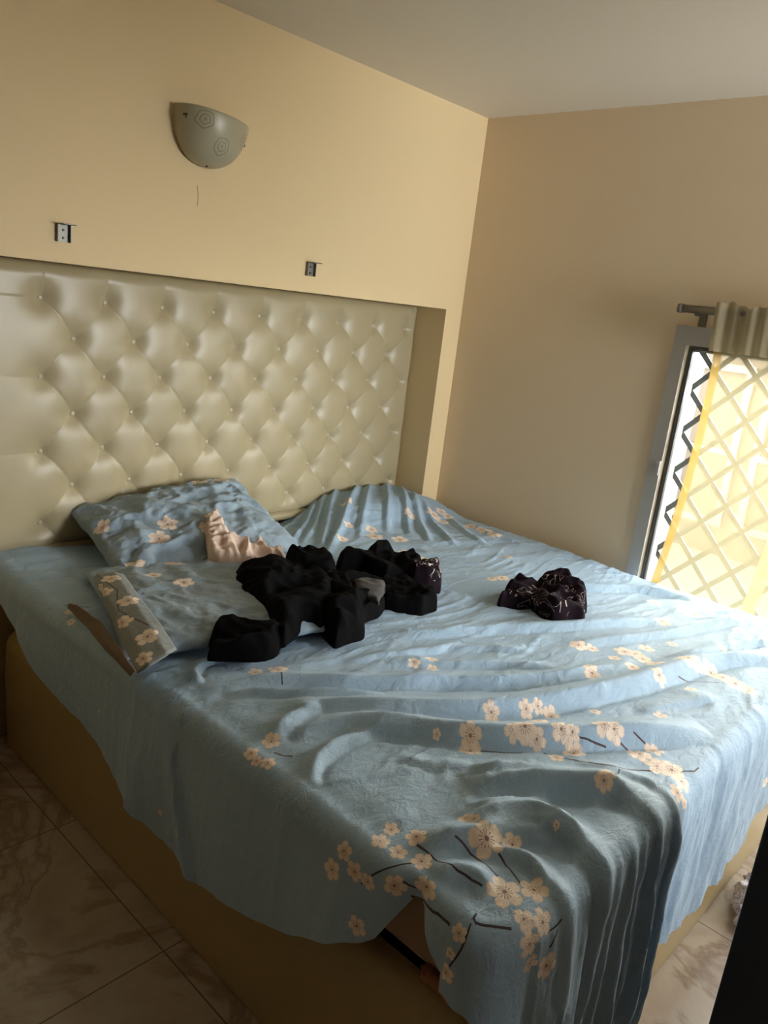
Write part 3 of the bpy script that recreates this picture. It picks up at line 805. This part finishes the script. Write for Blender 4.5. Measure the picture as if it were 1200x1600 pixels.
tag(strip('lining_flap', [[wp(120, 944, .745), wp(158, 972, .745), wp(188, 1012, .742), wp(213, 1050, .738)],
                      [wp(108, 943, .728), wp(143, 972, .722), wp(174, 1012, .722), wp(208, 1052, .722)],
                      [wp(107, 949, .70), wp(138, 981, .70), wp(170, 1020, .70), wp(206, 1055, .705)]], M_brown_lining, pl2), 'beige lining flap')

# ------------------------------------------------------------------ crumpled cloths
def crumple(name, tubes, m, vox=.006, amp=.010, sc=14.0, seed=0.0, zmin=.712, post=1, thin=True):
    bm = bmesh.new()
    for t in tubes:
        P = resample([p[:3] for p in t], max(8, len(t) * 5)); W_ = resample([(p[3], p[4], 0) for p in t], len(P))
        add_tube(bm, P, [(w[0], w[1]) for w in W_], 20)
        for e in (0, -1):
            r = bmesh.ops.create_icosphere(bm, subdivisions=2, radius=1.0)
            for v in r['verts']: v.co = Vector((v.co.x * W_[e][0] * .9, v.co.y * W_[e][0] * .9, v.co.z * W_[e][1] * .95)) + Vector(P[e])
    bmesh.ops.recalc_face_normals(bm, faces=bm.faces[:])
    me = bpy.data.meshes.new(name); bm.to_mesh(me); bm.free()
    tmp = bpy.data.objects.new('tmp', me); COL.objects.link(tmp)
    r = tmp.modifiers.new('r', 'REMESH'); r.mode = 'VOXEL'; r.voxel_size = vox; r.use_smooth_shade = True
    s = tmp.modifiers.new('s', 'SMOOTH'); s.iterations = 4; s.factor = .5
    dg = bpy.context.evaluated_depsgraph_get(); me2 = bpy.data.meshes.new_from_object(tmp.evaluated_get(dg))
    bpy.data.objects.remove(tmp)
    n = len(me2.vertices); co_ = np.zeros(n * 3, np.float32); no = np.zeros(n * 3, np.float32)
    me2.vertices.foreach_get('co', co_); me2.vertices.foreach_get('normal', no); co_ = co_.reshape(-1, 3); no = no.reshape(-1, 3)
    for i in range(n):
        p = Vector(co_[i]); q = p + Vector((noise.noise(p * 7 + Vector((seed, 0, 0))), noise.noise(p * 7 + Vector((0, seed, 5))), 0)) * .05
        a = 1 - abs(noise.noise(q * sc + Vector((seed, seed, 0)))) * 3.0
        b = 1 - abs(noise.noise(q * sc * 2.3 + Vector((seed, 3, seed)))) * 3.0
        d = amp * (a + .42 * b) - amp * .25
        co_[i] += no[i] * d
        if co_[i][2] < zmin: co_[i][2] = zmin + (co_[i][2] - zmin) * .1
    me2.vertices.foreach_set('co', co_.ravel()); me2.update()
    me2.name = name
    o = link(name, me2, m, None, True)
    s2 = o.modifiers.new('soft', 'SMOOTH'); s2.iterations = post; s2.factor = .5
    return o
def T(z, *pts):  # path through image points on a level z; width/height in metres
    out = []
    for p in pts:
        zz = p[4] if len(p) > 4 else z
        w = at(p[0], p[1], 2, zz); out.append((w[0], w[1], zz, p[2], p[3]))
    return out
def mat_cloth(name, c, rough=.85, wr=40, sheen=.2):
    m = new_mat(name, c, rough, spec=.25 if c[0] > .01 else .06); t = NT(m); v = t.obj()
    t.l(t.mix(t.noise(9, v, 3), c, tuple(k * 1.35 for k in c)), t.b.inputs['Base Color'])
    t.l(t.bump(t.noise(wr, v, 5, .6, 1.2), .35, .006), t.b.inputs['Normal'])
    t.b.inputs['Sheen Weight'].default_value = sheen * .3
    return m
M_black = mat_cloth('black_cotton', (.0035, .0035, .004), .95, 30, 0)
M_grey = mat_cloth('charcoal_cloth', (.045, .043, .042), .8)
M_cream = mat_cloth('cream_pink_cloth', (.62, .48, .40), .8, 60)
def mat_print():
    m = new_mat('dark_printed_jersey', (.012, .010, .016), .85, spec=.08); t = NT(m); v = t.obj()
    n = t.noise(13, v, 2, .4, 2.4)
    line = t.m('LESS_THAN', t.m('ABSOLUTE', t.m('SUBTRACT', n, .60)), .010)
    w = t.m('MULTIPLY', line, t.m('GREATER_THAN', t.noise(8, v, 1), .50))
    c = t.mix(t.noise(10, v, 3), (.005, .004, .007), (.018, .008, .013))
    c = t.mix(w, c, (.55, .46, .44))
    t.l(c, t.b.inputs['Base Color']); t.l(t.bump(t.noise(35, v, 4), .3, .006), t.b.inputs['Normal'])
    return m
M_print = mat_print()

def heap(name, patches, m, seed=0.0, amp=.014, sc=9.0, step=.0048, bumpy=.5):
    """each patch: (outline in the photo, base height, thickness, edge width, optional slope plane)"""
    AV = []; AF = []; off = 0
    for pi, pt in enumerate(patches):
        out, zb, H, tau = pt[:4]; ztop = pt[4] if len(pt) > 4 else None
        ys = [p[1] for p in out]; y0, y1 = min(ys), max(ys)
        O = []
        for p in out:
            t = (y1 - p[1]) / max(y1 - y0, 1)
            z = zb + H * .8 * t if ztop is None else zb + (ztop - zb) * t
            O.append(at(p[0], p[1], 2, z))
        O = np.array(O)
        O3 = resample(np.vstack([O, O[:1]]), 160)[:-1]
        for k in range(len(O3)):
            q = Vector(O3[k]) * 14; O3[k][:2] += np.array([noise.noise(q + Vector((seed, pi, 0))), noise.noise(q + Vector((0, seed, pi)))]) * .012
        A = np.c_[O3[:, :2], np.ones(len(O3))]; plane = np.linalg.lstsq(A, O3[:, 2], rcond=None)[0]
        a0, a1 = O3[:, :2].min(0) - step, O3[:, :2].max(0) + step
        xs = np.arange(a0[0], a1[0] + step, step); ysg = np.arange(a0[1], a1[1] + step, step)
        GXh, GYh = np.meshgrid(xs, ysg, indexing='ij'); px, py = GXh.ravel(), GYh.ravel()
        B = np.roll(O3[:, :2], -1, 0); inside = np.zeros(len(px), bool); D = np.full(len(px), 9.0); CX = px.copy(); CY = py.copy()
        for a, b in zip(O3[:, :2], B):
            c = ((a[1] > py) != (b[1] > py)); xi = (b[0] - a[0]) * (py - a[1]) / (b[1] - a[1] + 1e-12) + a[0]
            inside ^= c & (px < xi)
            d = b - a; L = max(d @ d, 1e-12); t = np.clip(((px - a[0]) * d[0] + (py - a[1]) * d[1]) / L, 0, 1)
            qx, qy = a[0] + t * d[0], a[1] + t * d[1]; dd = np.hypot(px - qx, py - qy); k = dd < D
            D[k] = dd[k]; CX[k] = qx[k]; CY[k] = qy[k]
        near = (~inside) & (D < step * 1.5); use = inside | near
        X_ = np.where(near, CX, px); Y_ = np.where(near, CY, py); D = np.where(near, 0, D)
        e = np.sqrt(1 - (1 - np.clip(D / tau, 0, 1)) ** 2)
        Zt = np.zeros(len(px)); Zb = np.zeros(len(px)); nx_, ny_ = GXh.shape
        for k in np.nonzero(use)[0]:
            p = Vector((X_[k], Y_[k], 0))
            w = Vector((noise.noise(p * 6 + Vector((seed, pi, 1))), noise.noise(p * 6 + Vector((pi, seed, 2))), 0)) * .07
            low = noise.noise(p * 7 + Vector((seed * 2, pi * 3, 0)))
            r1 = 1 - abs(noise.noise((p + w) * sc + Vector((seed, pi * 2, 3)))) * 3.2
            r2 = 1 - abs(noise.noise((p + w * .6) * sc * 2.4 + Vector((seed, 9, pi)))) * 3.2
            base = zb - .004 if ztop is None else (plane[0] * X_[k] + plane[1] * Y_[k] + plane[2] - H)
            hh = H * e[k] * (1 + bumpy * low) + amp * (r1 + .38 * r2 - .2) * min(e[k] * 1.3, 1)
            Zt[k] = base + max(hh, .002); Zb[k] = base - .006
        idx = -np.ones(len(px), int); ks = np.nonzero(use)[0]; idx[ks] = np.arange(len(ks))
        I = np.arange(nx_ * ny_).reshape(nx_, ny_)
        f = np.stack([I[:-1, :-1], I[1:, :-1], I[1:, 1:], I[:-1, 1:]], -1).reshape(-1, 4); f = f[(use[f]).all(1)]
        f = idx[f]; n = len(ks)
        V1 = np.stack([X_[ks], Y_[ks], Zt[ks]], 1); V2 = np.stack([X_[ks], Y_[ks], Zb[ks]], 1)
        ed = np.stack([f, np.roll(f, -1, 1)], -1).reshape(-1, 2); key = {}
        for a, b in ed.tolist():
            if (b, a) in key: del key[(b, a)]
            else: key[(a, b)] = 1
        sd = np.array([(b, a, a + n, b + n) for a, b in key], int)
        AV += [V1, V2]; AF += [f + off, f[:, ::-1] + off + n, sd + off]; off += 2 * n
    me = mesh(name, np.concatenate(AV), np.concatenate(AF))
    tmp = bpy.data.objects.new('tmp', me); COL.objects.link(tmp)
    r = tmp.modifiers.new('r', 'REMESH'); r.mode = 'VOXEL'; r.voxel_size = .0045; r.use_smooth_shade = True
    dg = bpy.context.evaluated_depsgraph_get(); me2 = bpy.data.meshes.new_from_object(tmp.evaluated_get(dg))
    bpy.data.objects.remove(tmp); me2.name = name; me2.materials.clear()
    # keep the one connected body
    bm = bmesh.new(); bm.from_mesh(me2); seen = set(); comps = []
    for v in bm.verts:
        if v.index in seen: continue
        st = [v]; seen.add(v.index); comp = []
        while st:
            a = st.pop(); comp.append(a)
            for e_ in a.link_edges:
                b_ = e_.other_vert(a)
                if b_.index not in seen: seen.add(b_.index); st.append(b_)
        comps.append(comp)
    comps.sort(key=len)
    if len(comps) > 1: bmesh.ops.delete(bm, geom=[v for c_ in comps[:-1] for v in c_ if len(c_) < 400], context='VERTS')
    bm.to_mesh(me2); bm.free()
    o = link(name, me2, m, None, True)
    s2 = o.modifiers.new('soft', 'SMOOTH'); s2.iterations = 2; s2.factor = .5
    return o
ZS = .708
g1 = heap('black_trousers', [
    ([(363, 888), (378, 873), (397, 862), (410, 874), (447, 876), (490, 880), (520, 905), (520, 950), (500, 975), (484, 968), (471, 970), (462, 992), (448, 1012), (437, 1005), (430, 978), (419, 962), (397, 934), (366, 900)], ZS + .045, .065, .045),
    ([(326, 997), (339, 967), (363, 966), (387, 975), (430, 978), (446, 990), (442, 1010), (419, 1026), (404, 1031), (371, 1030), (325, 1030)], ZS + .03, .05, .025),
    ([(445, 868), (456, 860), (490, 855), (503, 860), (518, 879), (527, 897), (520, 915), (490, 905), (465, 895), (448, 885)], ZS + .05, .075, .025),
], M_black, 2.2, .016, 8)
tag(g1, 'crumpled black trousers on the bed with one leg folded toward the left', 'trousers')
g2 = heap('black_shirt', [
    ([(490, 900), (510, 888), (530, 890), (564, 897), (606, 906), (604, 930), (595, 948), (579, 957), (571, 963), (570, 991), (545, 1003), (522, 1009), (508, 990), (490, 965), (495, 930)], ZS + .02, .08, .045),
], M_black, 6.0, .016, 9)
tag(g2, 'bunched black shirt in the middle of the clothes pile, hanging toward the foot', 'shirt')
o = heap('grey_lining', [([(548, 905), (565, 899), (604, 907), (600, 925), (588, 945), (578, 935), (560, 925)], ZS + .09, .02, .02)], M_grey, 3.0, .006, 14)
o.parent = g2
g3 = heap('black_leggings', [
    ([(524, 886), (530, 871), (555, 869), (582, 853), (599, 855), (625, 866), (648, 864), (656, 875), (665, 895), (650, 920), (600, 925), (560, 900), (530, 897)], ZS, .085, .03),
    ([(585, 915), (600, 900), (630, 900), (655, 905), (662, 928), (676, 930), (683, 938), (680, 952), (658, 962), (619, 956), (595, 948)], ZS, .06, .025),
], M_black, 9.0, .014, 10)
tag(g3, 'black leggings bunched at the right end of the clothes pile', 'leggings')
g4 = heap('printed_blouse', [
    ([(640, 880), (658, 880), (672, 873), (687, 870), (689, 893), (688, 924), (665, 928), (640, 925), (625, 905)], ZS, .08, .022),
], M_print, 12.0, .014, 14)
tag(g4, 'dark plum blouse with small white marks beside the black leggings', 'blouse')
g5 = heap('printed_scarf', [
    ([(777, 941), (786, 933), (793, 911), (808, 906), (828, 915), (858, 922), (855, 948), (822, 949), (800, 952), (778, 947)], ZS, .06, .022),
    ([(837, 911), (844, 897), (857, 890), (876, 893), (898, 919), (916, 933), (921, 952), (912, 955), (914, 970), (911, 975), (859, 976), (843, 963), (833, 945)], ZS, .085, .03),
], M_print, 15.0, .016, 12)
tag(g5, 'small dark scarf with thin white print crumpled alone on the right half of the bed', 'scarf')
g6 = heap('cream_cloth', [
    ([(320, 819), (332, 793), (343, 799), (356, 819), (369, 834), (393, 843), (395, 862), (387, 870), (343, 870), (324, 862), (322, 836)], .795, .035, .02, .90),
    ([(385, 845), (408, 838), (417, 851), (439, 851), (451, 862), (443, 874), (400, 871), (380, 865)], .785, .03, .018, .825),
], M_cream, 21.0, .017, 22)
tag(g6, 'crumpled cream pink cloth lying against the front of the left pillow', 'cloth')

# ------------------------------------------------------------------ wall lamp
def mat_glass_shade():
    m = new_mat('etched_glass_shade', (.40, .39, .31), .32, spec=.5); t = NT(m); v = t.obj()
    c = t.mix(t.noise(9, v, 3), (.40, .365, .25), (.46, .425, .30))
    sp = t.n('ShaderNodeSeparateXYZ'); t.l(v, sp.inputs[0])
    tot = None
    for (cx, cz, r) in ((-.075, -.035, .034), (.0, -.095, .030), (.095, -.05, .026)):
        dx = t.m('SUBTRACT', sp.outputs[0], cx); dz = t.m('SUBTRACT', sp.outputs[2], cz)
        ang = t.m('ARCTAN2', dz, dx)
        rr = t.m('SQRT', t.m('ADD', t.m('MULTIPLY', dx, dx), t.m('MULTIPLY', dz, dz)))
        rr2 = t.m('ADD', rr, t.m('MULTIPLY', t.m('SINE', t.m('MULTIPLY', ang, 5.0)), .0012))
        ln = t.m('GREATER_THAN', t.m('SINE', t.m('MULTIPLY', rr2, 560)), .5)
        ln = t.m('MULTIPLY', ln, t.m('LESS_THAN', rr, r))
        tot = ln if tot is None else t.m('MAXIMUM', tot, ln)
    c = t.mix(t.m('MULTIPLY', tot, .6), c, (.16, .14, .10))
    t.l(c, t.b.inputs['Base Color'])
    t.b.inputs['Transmission Weight'].default_value = 0.0
    return m
M_shade = mat_glass_shade(); M_clip = new_mat('dark_clip_metal', (.04, .035, .02), .4, .5)
lamp = empty('wall_lamp', (1.625, YW, 2.215))
HWL, HH, DP = .129, .150, .115
V = []; na, nb = 60, 36
def lamp_pt(a, b):
    th_ = math.pi * a           # round the half circle
    ph = math.pi / 2 * b        # rim .. bottom
    rx = HWL * math.cos(ph) ** .8 if b < 1 else 0.0
    return (-math.cos(th_) * rx, -(DP * math.sin(th_) ** .8 * (math.cos(ph) ** .75 if b < 1 else 0)) - .012, -HH * math.sin(ph) ** 1.05)
for i in range(na):
    for j in range(nb):
        V.append(lamp_pt(i / (na - 1), j / (nb - 1)))
o = link('glass_shade', mesh('glass_shade', V, grid_faces(na, nb)), M_shade, lamp, True)
s = o.modifiers.new('thickness', 'SOLIDIFY'); s.thickness = .005; s.offset = -1
bm = bmesh.new(); addbox(bm, -.09, .09, -.016, 0, -.09, -.01); bmesh.ops.bevel(bm, geom=bm.edges[:], offset=.005, segments=2, affect='EDGES')
me = bpy.data.meshes.new('back_plate'); bm.to_mesh(me); bm.free(); link('back_plate', me, M_alu, lamp)
for (a, b) in ((.12, .16), (.50, .93), (.93, .22)):
    p = Vector(lamp_pt(a, b)); p2 = Vector(lamp_pt(a, b * .8)); q_ = Vector(lamp_pt(a + .01, b))
    bm = bmesh.new()
    add_tube(bm, [p + Vector((0, -.004, -.008)), p + Vector((0, -.007, .002)), p2 + Vector((0, -.004, .01))], .0035, 8)
    add_tube(bm, [p + Vector((-.012, -.004, 0)), p + Vector((.0, -.008, .002)), p + Vector((.012, -.004, 0))], .0032, 8, (0, 1, .2))
    me = bpy.data.meshes.new('clip'); bm.to_mesh(me); bm.free(); link('clip', me, M_clip, lamp, True)
lamp.rotation_euler = (0, math.radians(6), 0)
tag(lamp, 'half bowl wall lamp of frosted etched glass with dark clips on the headboard wall', 'wall lamp')
# hairline crack under the lamp
bm = bmesh.new(); pth = [at(308, 290, 1, YW - .0005), at(309, 300, 1, YW - .0005), at(309.5, 310, 1, YW - .0005), at(308, 322, 1, YW - .0005)]
add_tube(bm, [tuple(p) for p in pth], .0009, 6, (0, 1, 0))
bmobj('wall_crack', bm, new_mat('crack_line', (.30, .22, .12), .9), wb)

# ------------------------------------------------------------------ shelf brackets
M_brk = new_mat('galvanised_steel', (.22, .21, .18), .45, .5)
def bracket(px, py, label):
    p = at(px, py, 1, YW); r = empty('wall_bracket', tuple(p)); x, y, z = p
    w = .021
    bm = bmesh.new()
    addbox(bm, -w, w, -.003, 0, -.030, .022); addbox(bm, w - .003, w, -.016, 0, -.030, .020); addbox(bm, -w, -w + .003, -.014, 0, -.030, .020)
    me = bpy.data.meshes.new('wall_plate'); bm.to_mesh(me); bm.free(); link('wall_plate', me, M_brk, r)
    bm = bmesh.new(); addbox(bm, -w, w, -.05, 0, .020, .0235)
    bmesh.ops.bevel(bm, geom=bm.edges[:], offset=.001, segments=1, affect='EDGES')
    me = bpy.data.meshes.new('shelf_flange'); bm.to_mesh(me); bm.free(); link('shelf_flange', me, M_brk, r)
    for dz in (-.018, .005):
        bm = bmesh.new(); bmesh.ops.create_cone(bm, cap_ends=True, segments=12, radius1=.0038, radius2=.003, depth=.003, matrix=Matrix.Translation((0, -.0045, dz)) @ Matrix.Rotation(math.radians(90), 4, 'X'))
        me = bpy.data.meshes.new('screw'); bm.to_mesh(me); bm.free(); link('screw', me, M_clip, r)
    tag(r, label, 'bracket', 'metal brackets above the headboard')
bracket(98, 362, 'small metal bracket on the wall at upper left of the headboard, below the lamp')
bracket(484, 419, 'small metal bracket on the wall just above the middle of the headboard')

# ------------------------------------------------------------------ dark cabinet at the right edge
M_cab = new_mat('dark_navy_lacquer', (.016, .019, .032), .3, spec=.45)
cab = empty('cabinet', (1.6, -.05, 0))
box('carcass', 1.452, 1.75, -.38, .266, .05, 1.02, M_cab, cab, .004, 2)
box('cabinet_top', 1.447, 1.756, -.40, .270, 1.02, 1.045, M_cab, cab, .004, 2)
box('plinth', 1.47, 1.735, -.36, .25, 0, .05, M_cab, cab)
for k in range(2):
    d = box('door', 1.455 + k * .148, 1.455 + k * .148 + .144, -.40, -.381, .06, 1.01, M_cab, cab, .003, 2)
    h = box('handle', 1.582 + k * .035, 1.590 + k * .035, -.42, -.398, .5, .64, M_clip, None, .002, 2); h.parent = d; h.location = (0, 0, 0)
tag(cab, 'tall glossy black cabinet side at the right edge past the foot of the bed', 'cabinet')

# ------------------------------------------------------------------ plastic bag on the floor
def mat_plastic():
    m = new_mat('clear_plastic_film', (.72, .70, .78), .18, spec=.7); t = NT(m); v = t.obj()
    n = t.noise(26, v, 3, .5, 2.0); line = t.m('LESS_THAN', t.m('ABSOLUTE', t.m('SUBTRACT', n, .5)), .03)
    t.l(t.mix(line, (.72, .70, .76), (.30, .26, .42)), t.b.inputs['Base Color'])
    t.l(t.bump(t.noise(50, v, 4, .6, 2), .6, .008), t.b.inputs['Normal'])
    t.b.inputs['Alpha'].default_value = .82
    return m
bag = crumple('plastic_bag', [[(2.50, .425, .035, .035, .022), (2.43, .42, .045, .05, .035), (2.34, .405, .04, .05, .03), (2.28, .39, .03, .035, .02)]], mat_plastic(), .004, .011, 22, 33.0, .004)
tag(bag, 'crumpled clear plastic bag on the floor tiles beside the foot of the bed', 'plastic bag')
# folded printed cloth pushed between mattress and base at the near corner
M_peach = mat_cloth('brown_peach_print', (.30, .13, .07), .85)
tk = crumple('tucked_cloth', [[(1.035, .68, .462, .012, .012), (1.03, .60, .465, .015, .016), (1.04, .545, .462, .014, .014)]], M_peach, .004, .006, 30, 41.0, .447)
tag(tk, 'rust coloured printed cloth tucked between mattress and base at the near corner', 'cloth')
